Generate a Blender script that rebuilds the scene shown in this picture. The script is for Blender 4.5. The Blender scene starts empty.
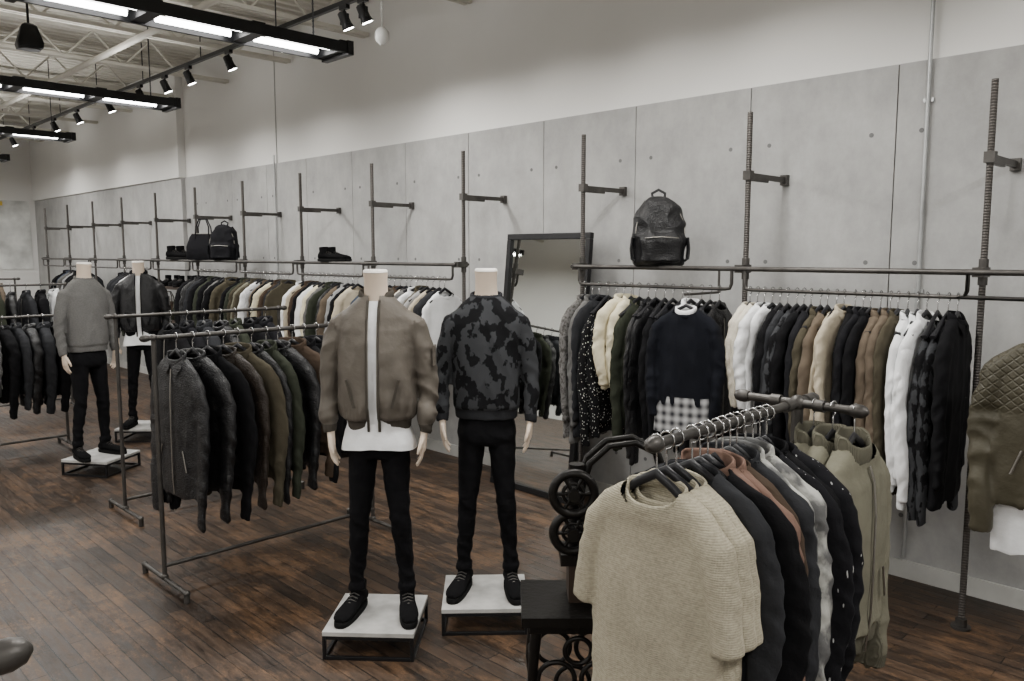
import bpy, bmesh, math, random
from mathutils import Vector, Matrix, noise
R=random.Random(7)
scene=bpy.context.scene
COL=scene.collection
pi=math.pi

# ------------------------------------------------------------ materials
def newmat(name):
    m=bpy.data.materials.new(name); m.use_nodes=True
    nt=m.node_tree; b=nt.nodes['Principled BSDF']
    return m,nt,b
def N(nt,t,**k):
    n=nt.nodes.new(t)
    for a,v in k.items(): setattr(n,a,v)
    return n
def ramp(nt,stops,interp='LINEAR'):
    r=N(nt,'ShaderNodeValToRGB'); r.color_ramp.interpolation=interp
    e=r.color_ramp.elements
    while len(e)<len(stops): e.new(.5)
    for i,(p,c) in enumerate(stops):
        e[i].position=p; e[i].color=(c[0],c[1],c[2],1) if not isinstance(c,(int,float)) else (c,c,c,1)
    return r
def mixc(nt,fac,a,b,mode='MIX'):
    m=N(nt,'ShaderNodeMix',data_type='RGBA',blend_type=mode)
    L=nt.links
    for sock,val in ((m.inputs[0],fac),(m.inputs[6],a),(m.inputs[7],b)):
        if hasattr(val,'is_linked'): L.new(val,sock)
        elif isinstance(val,(int,float)): sock.default_value=val
        else: sock.default_value=(val[0],val[1],val[2],1)
    return m.outputs[2]
def bumpn(nt,b,h,strength,dist):
    bp=N(nt,'ShaderNodeBump'); bp.inputs['Strength'].default_value=strength; bp.inputs['Distance'].default_value=dist
    nt.links.new(h,bp.inputs['Height']); nt.links.new(bp.outputs[0],b.inputs['Normal'])
def tex(nt,scale,kind='ShaderNodeTexNoise',mapscale=None,coord='Object',detail=4):
    tc=N(nt,'ShaderNodeTexCoord'); src=tc.outputs[coord]
    if mapscale:
        mp=N(nt,'ShaderNodeMapping'); mp.inputs['Scale'].default_value=mapscale
        nt.links.new(src,mp.inputs['Vector']); src=mp.outputs[0]
    t=N(nt,kind)
    nt.links.new(src,t.inputs['Vector'])
    t.inputs['Scale'].default_value=scale
    if kind=='ShaderNodeTexNoise': t.inputs['Detail'].default_value=detail
    return t
def solid(name,col,rough=.6,metal=0,var=.12,nscale=6,bump=.0,bscale=80,spec=.4):
    m,nt,b=newmat(name)
    t=tex(nt,nscale)
    r=ramp(nt,[(.3,[c*(1-var) for c in col]),(.7,[min(1,c*(1+var)) for c in col])])
    nt.links.new(t.outputs[0],r.inputs[0]); nt.links.new(r.outputs[0],b.inputs['Base Color'])
    b.inputs['Roughness'].default_value=rough; b.inputs['Metallic'].default_value=metal; b.inputs['Specular IOR Level'].default_value=spec
    if bump:
        t2=tex(nt,bscale); bumpn(nt,b,t2.outputs[0],bump,.004)
    return m
def fabric(name,col,kind='plain',col2=(0,0,0),rough=.9,sc=1,spec=.12):
    m,nt,b=newmat(name); L=nt.links
    b.inputs['Roughness'].default_value=rough
    b.inputs['Specular IOR Level'].default_value=spec
    var=tex(nt,5); r=ramp(nt,[(.3,[c*.85 for c in col]),(.7,[min(1,c*1.12) for c in col])])
    L.new(var.outputs[0],r.inputs[0]); c=r.outputs[0]
    if kind=='camo':
        t=tex(nt,19*sc,detail=3,mapscale=(1,1,.75)); rr=ramp(nt,[(0,0.),(.475,0.),(.51,1.)])
        L.new(t.outputs[0],rr.inputs[0]); c=mixc(nt,rr.outputs[0],c,col2)
    if kind=='dots':
        t=tex(nt,55*sc,'ShaderNodeTexVoronoi'); rr=ramp(nt,[(0,1.),(.20,0.)],'CONSTANT')
        L.new(t.outputs['Distance'],rr.inputs[0]); c=mixc(nt,rr.outputs[0],c,col2)
    if kind=='splash':
        t=tex(nt,48*sc,'ShaderNodeTexVoronoi',mapscale=(1,1,.22)); rr=ramp(nt,[(0,1.),(.13,0.)],'CONSTANT')
        L.new(t.outputs['Distance'],rr.inputs[0]); c=mixc(nt,rr.outputs[0],c,col2)
    if kind in('plaid','stripe'):
        tc=N(nt,'ShaderNodeTexCoord')
        w=N(nt,'ShaderNodeTexWave',bands_direction='Z'); w.inputs['Scale'].default_value=5*sc
        L.new(tc.outputs['Object'],w.inputs['Vector'])
        f=w.outputs['Fac']
        if kind=='plaid':
            w2=N(nt,'ShaderNodeTexWave',bands_direction='X'); w2.inputs['Scale'].default_value=5*sc
            L.new(tc.outputs['Object'],w2.inputs['Vector'])
            mm=N(nt,'ShaderNodeMath',operation='ADD'); L.new(f,mm.inputs[0]); L.new(w2.outputs['Fac'],mm.inputs[1])
            m2=N(nt,'ShaderNodeMath',operation='MULTIPLY'); L.new(mm.outputs[0],m2.inputs[0]); m2.inputs[1].default_value=.5; f=m2.outputs[0]
        c=mixc(nt,f,c,col2)
    if kind=='marble':
        t=tex(nt,13*sc,detail=6); rr=ramp(nt,[(.40,0.),(.55,1.)])
        L.new(t.outputs[0],rr.inputs[0]); c=mixc(nt,rr.outputs[0],c,col2)
    if kind=='knit':
        t=tex(nt,150,detail=3,mapscale=(.6,.6,1.2)); rr=ramp(nt,[(.35,(.80,.80,.80)),(.6,(1.06,1.06,1.06))])
        L.new(t.outputs[0],rr.inputs[0]); c=mixc(nt,.8,c,rr.outputs[0],'MULTIPLY')
    L.new(c,b.inputs['Base Color'])
    if kind=='leather':
        t=tex(nt,130,'ShaderNodeTexVoronoi'); t3=tex(nt,10,detail=7)
        mm=N(nt,'ShaderNodeMath',operation='MULTIPLY_ADD'); L.new(t3.outputs[0],mm.inputs[0]); mm.inputs[1].default_value=6.0
        L.new(t.outputs['Distance'],mm.inputs[2]); bumpn(nt,b,mm.outputs[0],.5,.006)
        b.inputs['Roughness'].default_value=.45; b.inputs['Specular IOR Level'].default_value=.38
    elif kind in('knit','camo'):
        tc=N(nt,'ShaderNodeTexCoord')
        w=N(nt,'ShaderNodeTexWave',bands_direction='Z'); w.inputs['Scale'].default_value=60; w.inputs['Distortion'].default_value=1.5; w.inputs['Detail'].default_value=2; w.inputs['Detail Scale'].default_value=4
        L.new(tc.outputs['Object'],w.inputs['Vector'])
        w2=N(nt,'ShaderNodeTexWave',bands_direction='X'); w2.inputs['Scale'].default_value=60; w2.inputs['Distortion'].default_value=2; L.new(tc.outputs['Object'],w2.inputs['Vector'])
        mm=N(nt,'ShaderNodeMath',operation='MULTIPLY_ADD'); L.new(w2.outputs['Fac'],mm.inputs[0]); mm.inputs[1].default_value=.5; L.new(w.outputs['Fac'],mm.inputs[2])
        bumpn(nt,b,mm.outputs[0],.40,.003)
    elif kind=='rib':
        tc=N(nt,'ShaderNodeTexCoord'); w=N(nt,'ShaderNodeTexWave',bands_direction='X'); w.inputs['Scale'].default_value=60
        L.new(tc.outputs['Object'],w.inputs['Vector']); bumpn(nt,b,w.outputs['Fac'],.5,.004)
    elif kind=='moto':
        tc=N(nt,'ShaderNodeTexCoord'); mp=N(nt,'ShaderNodeMapping'); mp.inputs['Rotation'].default_value=(0,pi/4,0); L.new(tc.outputs['Object'],mp.inputs[0])
        w=N(nt,'ShaderNodeTexWave',bands_direction='Z'); w.inputs['Scale'].default_value=11; L.new(mp.outputs[0],w.inputs['Vector'])
        w2=N(nt,'ShaderNodeTexWave',bands_direction='X'); w2.inputs['Scale'].default_value=11; L.new(mp.outputs[0],w2.inputs['Vector'])
        mn=N(nt,'ShaderNodeMath',operation='MINIMUM'); L.new(w.outputs['Fac'],mn.inputs[0]); L.new(w2.outputs['Fac'],mn.inputs[1])
        pw=ramp(nt,[(0,0.),(.25,1.)]); L.new(mn.outputs[0],pw.inputs[0])
        sx=N(nt,'ShaderNodeSeparateXYZ'); L.new(tc.outputs['Object'],sx.inputs[0])
        ad=N(nt,'ShaderNodeMath',operation='ADD'); L.new(sx.outputs['Z'],ad.inputs[0]); ad.inputs[1].default_value=1
        r5=ramp(nt,[(.0,0.),(.60,0.),(.63,1.)]); L.new(ad.outputs[0],r5.inputs[0])
        mu=N(nt,'ShaderNodeMath',operation='MULTIPLY'); L.new(pw.outputs[0],mu.inputs[0]); L.new(r5.outputs[0],mu.inputs[1])
        t=tex(nt,12,detail=8); a2=N(nt,'ShaderNodeMath',operation='MULTIPLY_ADD'); L.new(t.outputs[0],a2.inputs[0]); a2.inputs[1].default_value=2.5; L.new(mu.outputs[0],a2.inputs[2])
        bumpn(nt,b,a2.outputs[0],.5,.008)
    else:
        t=tex(nt,12,detail=8); bumpn(nt,b,t.outputs[0],.55,.02)
    return m

F={}
def fb(k,*a,**kw): F[k]=fabric('fabric_'+k,*a,**kw)
fb('black',(.0065,.0065,.0075)); fb('black2',(.011,.011,.013)); fb('char',(.026,.027,.030)); fb('navy',(.008,.009,.013),'knit')
fb('blkleather',(.0075,.0075,.0085),'leather'); fb('brnleather',(.052,.046,.029),'moto',rough=.5,spec=.35); fb('grey',(.12,.118,.115)); fb('ltgrey',(.30,.30,.30))
fb('greyknit',(.14,.137,.132),'knit'); fb('olive',(.062,.054,.037)); fb('khaki',(.165,.158,.118)); fb('green',(.030,.034,.024)); fb('taupe',(.115,.090,.066))
fb('brown',(.060,.042,.030)); fb('beige',(.48,.42,.32)); fb('cream',(.68,.62,.45)); fb('white',(.84,.85,.86)); fb('whiteknit',(.70,.65,.54),'knit')
fb('oatknit',(.41,.375,.285),'knit'); fb('rust',(.185,.115,.090)); fb('camo',(.008,.008,.009),'camo',(.046,.048,.052))
fb('dots',(.010,.010,.011),'dots',(.7,.7,.66)); fb('splash',(.010,.010,.012),'splash',(.45,.45,.45)); fb('plaid',(.02,.02,.025),'plaid',(.45,.45,.45))
fb('marble',(.45,.45,.42),'marble',(.12,.12,.12)); fb('bomber',(.108,.094,.078),rough=.6,spec=.3); fb('bomberrib',(.068,.060,.050),'rib'); fb('denim',(.04,.05,.07))
fb('pants',(.0055,.0055,.0065)); fb('tweed',(.075,.07,.065),'marble',(.17,.165,.16),sc=4); fb('khakirib',(.11,.104,.078),'rib'); fb('espresso',(.022,.016,.012),'leather')
M={}
M['skin']=solid('mannequin_skin',(.68,.56,.45),.5,var=.04)
M['skintop']=solid('mannequin_neck_cap',(.95,.91,.85),.5,var=.03)
M['pipe']=solid('steel_pipe',(.080,.075,.070),.45,.7,var=.25,nscale=12,bump=.2,bscale=60)
M['black']=solid('black_metal',(.010,.010,.011),.4,.3,bump=.15,bscale=40)
M['blkplastic']=solid('black_plastic',(.012,.012,.014),.4,0,spec=.3)
M['hook']=solid('hook_steel',(.45,.45,.45),.25,1.0)
M['brass']=solid('zip_metal',(.30,.285,.26),.4,1.0)
M['whitepaint']=solid('worn_plinth_board',(.42,.415,.40),.6,0,var=.2,nscale=11,bump=.1)
M['rubber']=solid('sole_rubber',(.008,.008,.008),.8,spec=.1)
M['suede']=solid('black_suede',(.006,.006,.0065),.95,bump=.2,spec=.08)
M['iron']=solid('cast_iron',(.014,.013,.012),.38,.6,bump=.4,bscale=50)
M['rust']=solid('dark_timber',(.035,.022,.015),.6,bump=.4,bscale=30)
M['galv']=solid('galvanised_conduit',(.40,.41,.41),.4,.6)
M['ceilpaint']=solid('ceiling_white_paint',(.58,.56,.50),.7,var=.08)
m,nt,b=newmat('fluorescent_tube'); b.inputs['Emission Color'].default_value=(1,.99,.97,1); b.inputs['Emission Strength'].default_value=18; b.inputs['Base Color'].default_value=(1,1,1,1); M['tube']=m
m,nt,b=newmat('spot_lens'); b.inputs['Emission Color'].default_value=(1,.98,.94,1); b.inputs['Emission Strength'].default_value=35; M['lens']=m
m,nt,b=newmat('mirror_glass'); b.inputs['Metallic'].default_value=1; b.inputs['Roughness'].default_value=.02; b.inputs['Base Color'].default_value=(.72,.74,.72,1); M['mirror']=m
m,nt,b=newmat('ribbed_rebar'); tc=N(nt,'ShaderNodeTexCoord'); w=N(nt,'ShaderNodeTexWave',bands_direction='Z'); w.inputs['Scale'].default_value=24
nt.links.new(tc.outputs['Object'],w.inputs['Vector']); bumpn(nt,b,w.outputs['Fac'],.5,.006)
r=ramp(nt,[(0,(.06,.055,.05)),(1,(.11,.10,.092))]); nt.links.new(w.outputs['Fac'],r.inputs[0]); nt.links.new(r.outputs[0],b.inputs['Base Color']); b.inputs['Metallic'].default_value=.5; b.inputs['Roughness'].default_value=.55; M['rebar']=m
m,nt,b=newmat('concrete'); L=nt.links
t=tex(nt,1.0,detail=10); t.inputs['Roughness'].default_value=.72
t2=tex(nt,5,detail=10,mapscale=(1,1,.5)); t2.inputs['Roughness'].default_value=.7; t3=tex(nt,60,detail=3)
r=ramp(nt,[(.32,(.31,.31,.305)),(.68,(.47,.468,.458))]); L.new(t.outputs[0],r.inputs[0])
r2=ramp(nt,[(.3,(.76,.76,.76)),(.62,(1.02,1.02,1.02))]); L.new(t2.outputs[0],r2.inputs[0])
c=mixc(nt,.85,r.outputs[0],r2.outputs[0],'MULTIPLY')
L.new(c,b.inputs['Base Color']); b.inputs['Roughness'].default_value=.72; bumpn(nt,b,t3.outputs[0],.15,.004); M['concrete']=m
m,nt,b=newmat('upper_wall_paint'); L=nt.links
t=tex(nt,.8,detail=5); r=ramp(nt,[(.3,(.72,.715,.695)),(.7,(.78,.775,.755))]); L.new(t.outputs[0],r.inputs[0]); L.new(r.outputs[0],b.inputs['Base Color']); b.inputs['Roughness'].default_value=.85; M['paint']=m
M['hole']=solid('formwork_hole',(.14,.14,.14),.9)
M['gap']=solid('panel_gap',(.12,.12,.12),.9)
# floor
m,nt,b=newmat('wood_plank_floor'); L=nt.links
tc=N(nt,'ShaderNodeTexCoord'); br=N(nt,'ShaderNodeTexBrick'); L.new(tc.outputs['Object'],br.inputs['Vector'])
br.inputs['Scale'].default_value=1; br.inputs['Brick Width'].default_value=.62; br.inputs['Row Height'].default_value=.075; br.inputs['Mortar Size'].default_value=.0028; br.inputs['Bias'].default_value=-.1
br.offset=.37
br.inputs['Color1'].default_value=(.027,.018,.0125,1); br.inputs['Color2'].default_value=(.082,.052,.034,1); br.inputs['Mortar'].default_value=(.005,.004,.003,1)
g=tex(nt,9,detail=10,mapscale=(.6,4,1)); g.inputs['Roughness'].default_value=.68; gr=ramp(nt,[(.28,(.3,.3,.3)),(.68,(1.5,1.46,1.40))]); L.new(g.outputs[0],gr.inputs[0])
c=mixc(nt,1.0,br.outputs[0],gr.outputs[0],'MULTIPLY')
p=tex(nt,2.2,detail=14,mapscale=(.7,1.5,1)); p.inputs['Roughness'].default_value=.85; pr=ramp(nt,[(.50,0.),(.58,1.)]); L.new(p.outputs[0],pr.inputs[0])
wc=mixc(nt,.55,br.outputs[0],(.24,.132,.066),'MIX')
wc=mixc(nt,1.0,wc,gr.outputs[0],'MULTIPLY')
pm=N(nt,'ShaderNodeMath',operation='MULTIPLY'); L.new(pr.outputs[0],pm.inputs[0]); pm.inputs[1].default_value=.62
c=mixc(nt,pm.outputs[0],c,wc); 
p2=tex(nt,3.4,detail=14,mapscale=(1,1.4,1)); p2.inputs['Roughness'].default_value=.85; pr2=ramp(nt,[(.40,(.35,.35,.36)),(.50,(1,1,1))]); L.new(p2.outputs[0],pr2.inputs[0])
c=mixc(nt,.8,c,pr2.outputs[0],'MULTIPLY')
L.new(c,b.inputs['Base Color'])
rr=ramp(nt,[(.3,.34),(.7,.60)]); L.new(g.outputs[0],rr.inputs[0]); L.new(rr.outputs[0],b.inputs['Roughness']); b.inputs['Specular IOR Level'].default_value=.36
inv=N(nt,'ShaderNodeInvert'); L.new(br.outputs['Fac'],inv.inputs[1]); bb=mixc(nt,.35,inv.outputs[0],g.outputs[0]); bumpn(nt,b,bb,.5,.004); M['floor']=m

# ------------------------------------------------------------ mesh builder
class B:
    def __init__(s): s.v=[];s.f=[];s.m=[];s.s=[]
    def add(s,vs,fs,m=0,sm=True):
        o=len(s.v); s.v+=[tuple(v) for v in vs]
        for f in fs: s.f.append([i+o for i in f]); s.m.append(m); s.s.append(sm)
        return s
    def box(s,c,d,m=0,rot=None,taper=1):
        vs=[]
        for z in(-1,1):
            k=taper if z>0 else 1
            for x,y in((-1,-1),(1,-1),(1,1),(-1,1)):
                v=Vector((x*d[0]/2*k,y*d[1]/2*k,z*d[2]/2))
                if rot: v=rot@v
                vs.append(v+Vector(c))
        return s.add(vs,[(3,2,1,0),(4,5,6,7),(0,1,5,4),(1,2,6,5),(2,3,7,6),(3,0,4,7)],m,False)
    def tube(s,pts,rad,m=0,n=12,cap=True,ref=None,closed=False):
        pts=[Vector(p) for p in pts]; K=len(pts)
        if not isinstance(rad,(list,)): rad=[rad]*K
        rings=[];u=None
        for i,p in enumerate(pts):
            if closed: T=(pts[(i+1)%K]-pts[i-1])
            else: T=pts[min(i+1,K-1)]-pts[max(i-1,0)]
            T.normalize()
            if ref is not None: u=T.cross(Vector(ref))
            elif u is None:
                a=Vector((0,1,0)) if abs(T.y)<.9 else Vector((1,0,0)); u=T.cross(a)
            else: u=u-T*u.dot(T)
            if u.length<1e-6: u=T.cross(Vector((1,0,0)))
            u.normalize(); v=T.cross(u)
            r=rad[i]; ru,rv=(r if isinstance(r,tuple) else (r,r))
            rings.append([p+u*(ru*math.cos(2*pi*j/n))+v*(rv*math.sin(2*pi*j/n)) for j in range(n)])
        return s.loft(rings,m,cap and not closed,cap and not closed,closed)
    def cyl(s,p0,p1,r,r1=None,m=0,n=14): return s.tube([p0,p1],[r,r if r1 is None else r1],m,n)
    def loft(s,rings,m=0,c0=True,c1=True,closed=False,sm=True):
        n=len(rings[0]);K=len(rings);vs=[v for r in rings for v in r];fs=[]
        for i in range(K if closed else K-1):
            a=i*n;b2=((i+1)%K)*n
            for j in range(n): fs.append((a+j,a+(j+1)%n,b2+(j+1)%n,b2+j))
        s.add(vs,fs,m,sm)
        if c0: s.add(rings[0],[tuple(range(n))[::-1]],m,False)
        if c1: s.add(rings[-1],[tuple(range(n))],m,False)
        return s
    def sph(s,c,r,m=0,n=14,k=9):
        if not isinstance(r,tuple): r=(r,r,r)
        rings=[]
        for i in range(k+1):
            a=-pi/2+pi*(i/k); a=max(-pi/2+.06,min(pi/2-.06,a))
            rings.append([(c[0]+r[0]*math.cos(a)*math.cos(2*pi*j/n),c[1]+r[1]*math.cos(a)*math.sin(2*pi*j/n),c[2]+r[2]*math.sin(a)) for j in range(n)])
        return s.loft(rings,m)
    def mesh(s,name,mats):
        me=bpy.data.meshes.new(name); me.from_pydata(s.v,[],s.f)
        for mt in mats: me.materials.append(mt)
        me.polygons.foreach_set('material_index',s.m); me.polygons.foreach_set('use_smooth',s.s)
        bm=bmesh.new(); bm.from_mesh(me); bmesh.ops.recalc_face_normals(bm,faces=bm.faces); bm.to_mesh(me); bm.free()
        me.update(); return me
    def obj(s,name,mats,parent=None,loc=(0,0,0),rz=0,bevel=0):
        o=bpy.data.objects.new(name,s.mesh(name,mats)); COL.objects.link(o); o.location=loc; o.rotation_euler=(0,0,rz)
        if parent: o.parent=parent
        if bevel:
            md=o.modifiers.new('bevel','BEVEL'); md.width=bevel; md.segments=2; md.limit_method='ANGLE'
        return o
def empty(name,loc=(0,0,0),rz=0):
    e=bpy.data.objects.new(name,None); COL.objects.link(e); e.location=loc; e.rotation_euler=(0,0,rz); e.empty_display_size=.1; return e
def sring(z,hw,hd,yo=0,n=36,p=2.5,x0=0):
    o=[]
    for j in range(n):
        a=2*pi*j/n;c=math.cos(a);s_=math.sin(a)
        o.append((x0+hw*math.copysign(abs(c)**(2/p),c),yo+hd*math.copysign(abs(s_)**(2/p),s_),z))
    return o

def remesh(b,voxel,smooth=3):
    o=b.obj('tmp',[]); md=o.modifiers.new('r','REMESH'); md.mode='VOXEL'; md.voxel_size=voxel
    if smooth:
        s2=o.modifiers.new('s','SMOOTH'); s2.iterations=smooth; s2.factor=.5
    dg=bpy.context.evaluated_depsgraph_get(); me=bpy.data.meshes.new_from_object(o.evaluated_get(dg))
    bpy.data.objects.remove(o); return me
def finish(me,name,mats,disp=None,cut=None,fmat=None,front=None,extra=None):
    bm=bmesh.new(); bm.from_mesh(me)
    if front is not None:
        for sx in(-front,front):
            bmesh.ops.bisect_plane(bm,geom=bm.verts[:]+bm.edges[:]+bm.faces[:],plane_co=(sx,0,0),plane_no=(1,0,0))
    bm.normal_update()
    if disp:
        mv=[(v,v.normal*disp(v.co)) for v in bm.verts]
        for v,d in mv: v.co+=d
    bm.normal_update()
    if cut:
        dl=[f for f in bm.faces if cut(f.calc_center_median(),f.normal)]
        bmesh.ops.delete(bm,geom=dl,context='FACES')
    for f in bm.faces:
        f.smooth=True; f.material_index=fmat(f.calc_center_median(),f.normal) if fmat else 0
    me2=bpy.data.meshes.new(name); bm.to_mesh(me2); bm.free()
    for mt in mats: me2.materials.append(mt)
    if extra:
        em=extra.mesh('x',mats); bm=bmesh.new(); bm.from_mesh(me2); bm.from_mesh(em); bm.to_mesh(me2); bm.free()
    return me2

def ridge(v): return 1-2.2*abs(noise.noise(v))
# ------------------------------------------------------------ garments (hanging; z=0 is the rail)
def hang_disp(seed,amp):
    def d(c):
        k=min(1,max(0,(-c.z-.16)/.3))
        a=ridge(Vector((c.x*9+seed,c.y*5+seed*2,c.z*1.5)))-.4
        e=noise.noise(Vector((c.x*20+seed,c.y*20,c.z*8)))
        s_=ridge(Vector((c.x*7,c.y*7+seed,c.z*12+c.y*8)))-.4 if abs(c.x)>.175 and c.z<-.25 else 0
        return amp*(a*(.25+k*.75)+e*.4+s_*.6)
    return d
NKX,NKY=.083,.050
def nkz(x,y,drop): return -.108-(drop*max(0,-y))-abs(x)*.10+(.006 if y>0 else 0)
def garment(name,L=.78,hw=.205,hd=.055,sleeve='long',collar='crew',hem=None,zip=False,seed=0,voxel=.011,cuff=.036,amp=.014,sl=.84,flare=0,colr=.012,drop=.75):
    b=B()
    rings=[(-.085,.062,.045),(-.10,.078,.05),(-.12,.115,.052),(-.145,.160,.054),(-.17,hw*.88,.056),(-.205,hw*.97,hd),(-.30,hw,hd*1.12),(-.5,hw*1.0,hd*1.1),(-L+.12,hw+flare*.7,hd*1.05)]
    if hem=='rib': rings+=[(-L+.07,hw+.008,hd*1.15),(-L+.055,hw*.93,hd*.85),(-L,hw*.90,hd*.8)]
    else: rings+=[(-L,hw+flare,hd)]
    b.loft([sring(z,a,c) for z,a,c in rings])
    for sx in(-1,1):
        if sleeve=='long':
            b.tube([(sx*(hw-.06),0,-.185),(sx*(hw-.010),0,-.235),(sx*(hw+.020),.005,-.36),(sx*(hw+.030),0,-.52),(sx*(hw+.022),-.02,-.68),(sx*(hw+.010),-.03,-sl)],
                   [(.045,.045),(.048,.052),(.043,.050),(.040,.047),(.037,.043),(cuff*.9,cuff)],n=20,ref=(0,1,0))
        elif sleeve=='short':
            b.tube([(sx*(hw-.07),0,-.175),(sx*(hw-.02),0,-.225),(sx*(hw+.006),-.004,-.33),(sx*(hw+.022),-.006,-.44)],[(.045,.045),(.046,.050),(.040,.046),(.038,.042)],n=20,ref=(0,1,0))
    me=remesh(b,voxel,2)
    ex=B(); ov=[]
    for j in range(32):
        a=2*pi*j/32; y=NKY*math.sin(a); x=NKX*math.cos(a)
        ov.append((x,y*1.06,nkz(x,y,drop)))
    K=len(ov)
    if collar=='crew': ex.tube(ov,[(colr*.45,colr*1.15)]*K,1,8,ref=(0,0,1),closed=True)
    elif collar=='stand':
        ex.tube([(x*.95,y*.95,z+.020) for x,y,z in ov],[(.007,.028)]*K,1,8,ref=(0,0,1),closed=True)
    elif collar=='shirt':
        ex.tube([(x*.95,y,z+.014) for x,y,z in ov],[(.006,.022)]*K,0,8,ref=(0,0,1),closed=True)
        for sx in(-1,1):
            ex.add([(sx*.01,-.066,-.145),(sx*.088,-.02,-.098),(sx*.094,-.055,-.145),(sx*.045,-.078,-.195)],[(0,1,2,3)],0,False)
    if zip:
        yz=-(hd*1.13)-.004
        ex.tube([(0,-.062,-.155),(0,-hd-.010,-.2),(0,yz-.008,-.3),(0,yz-.008,-.5),(0,yz-.006,-L+.12),(0,-hd*.9-.012,-L+.01)],[(.006,.0035)]*6,2,6,ref=(0,1,0))
        for sx in(-1,1): ex.tube([(sx*.10,yz-.002,-L+.24),(sx*.13,yz,-L+.14)],[(.005,.004)]*2,2,6,ref=(0,1,0))
    def cut(c,n):
        if abs(c.x)<NKX:
            yr=NKY*math.sqrt(1-(c.x/NKX)**2)
            if c.z>nkz(c.x,-yr if c.y<0 else yr,drop) and c.z>-.17: return True
        if n.z<-.75 and c.z<-L+.02 and abs(c.x)<hw+.02: return True
        return False
    def fm(c,n):
        if hem=='rib' and c.z<-L+.062 and abs(c.x)<hw*.97: return 1
        if sleeve=='long' and c.z<-sl+.055 and abs(c.x)>hw-.03: return 1
        return 0
    return finish(me,name,[F['black']]*3,hang_disp(seed,amp),cut,fm,None,ex)
P={}
P['sweater']=garment('sweater',L=.76,seed=1)
P['sweater2']=garment('sweater',L=.74,seed=11,hw=.195)
P['tee']=garment('tee',L=.80,hw=.195,hd=.045,sleeve='short',seed=2,voxel=.006,amp=.0075,colr=.013,drop=.9)
P['shirt']=garment('shirt',L=.86,hw=.195,hd=.045,collar='shirt',seed=3,amp=.018,sl=.82,voxel=.009)
P['jacket']=garment('jacket',L=.74,hw=.208,hd=.065,collar='stand',hem='rib',zip=True,seed=4,sl=.88,amp=.015)
P['bomber']=garment('bomber',L=.72,hw=.205,hd=.07,collar='stand',hem='rib',zip=True,seed=6,sl=.86,voxel=.007,amp=.015)
P['leather']=garment('leather',L=.78,hw=.204,hd=.06,collar='shirt',zip=True,seed=5,sl=.9,amp=.015)
P['coat']=garment('coat',L=1.02,hw=.205,hd=.06,collar='shirt',seed=8,sl=.9,amp=.018,flare=.015)
hb=B()
hb.tube([(-.175,0,-.178),(-.12,0,-.148),(-.05,0,-.100),(0,0,-.074),(.05,0,-.100),(.12,0,-.148),(.175,0,-.178)],[(.010,.016),(.010,.012),(.012,.009),(.013,.009),(.012,.009),(.010,.012),(.010,.016)],0,10,ref=(0,1,0))
hk=[(0,0,-.07),(0,0,-.035)]
for i in range(9):
    a=-pi/2+ i/8*pi*1.35; hk.append((.0+.021*math.cos(a)*1.0,0,-.001+.021*math.sin(a)+.0))
hb.tube(hk,.0028,1,6)
HANG=hb.mesh('hanger',[M['blkplastic'],M['hook']])

TRIM={'khaki':'khakirib','bomber':'bomberrib'}
def place(kind,mat,parent,loc,rz,scale=(1,1,1),name=None,trim=None,hang=True,top=None):
    o=bpy.data.objects.new(name or kind,P[kind]); COL.objects.link(o)
    ms=[F[mat],F[trim or TRIM.get(mat,mat)],M['brass']]
    for s_,mm in zip(o.material_slots,ms): s_.link='OBJECT'; s_.material=mm
    o.scale=scale; 
    if hang:
        h=bpy.data.objects.new('clothes_hanger',HANG); COL.objects.link(h)
    if parent is None:
        o.location=loc; o.rotation_euler=(0,0,rz)
        if hang: h.parent=o; 
    else:
        o.parent=parent; o.location=loc; o.rotation_euler=(R.uniform(-.02,.02),0,rz)
        if hang: h.parent=parent; h.location=loc; h.rotation_euler=(0,0,rz)
    return o
def row(name,start,end,z,items,rz,jit=.012,xs=1.0,rj=.14):
    e=empty(name,((start[0]+end[0])/2,(start[1]+end[1])/2,z))
    n=len(items); c=Vector(((start[0]+end[0])/2,(start[1]+end[1])/2,0))
    for i,it in enumerate(items):
        k,mt=it[0],it[1]; zs=it[2] if len(it)>2 else 1
        t=(i+.5)/n
        p=Vector((start[0]+(end[0]-start[0])*t,start[1]+(end[1]-start[1])*t,0))-c
        p.x+=R.uniform(-jit,jit)*.5; p.y+=R.uniform(-jit,jit)*.5
        th=.55 if (n/max(.1,(Vector(end)-Vector(start)).length))>11 else .8
        place(k,mt,e,p,rz+R.uniform(-rj,rj),(xs*R.uniform(.90,1.06),th*R.uniform(.85,1.2),zs*R.uniform(.97,1.03)))
    return e

# ------------------------------------------------------------ room
D=4.6; XL=-17.6; XR=3.2; YB=-4.2; ZC=4.25
b=B(); b.box(((XL+XR)/2,(YB+D)/2,-.05),(XR-XL,D-YB,.1)); b.obj('floor',[M['floor']])
b=B(); b.box(((XL+XR)/2,D+.08,(ZC+2.81)/2),(XR-XL+.4,.12,ZC-2.81),0); b.box(((XL+XR)/2,D+.08,2.80/2),(XR-XL+.4,.12,2.81),3)
seam=-1.66+.865*5
xs=[seam-.865*i for i in range(24)]
for i in range(len(xs)-1):
    x1=min(xs[i],XR);x0=max(xs[i+1],XL)
    if x1-x0<.1: continue
    b.box(((x0+x1)/2,D+.012,1.405),(x1-x0-.007,.024,2.81),1)
    for hx in(.13,.865-.13):
        for hz in(.35,1.05,1.75,2.45):
            px=xs[i+1]+hx
            if px>x0+.02 and px<x1-.02: b.cyl((px,D+.01,hz),(px,D-.0015,hz),.013,m=2,n=12)
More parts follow.
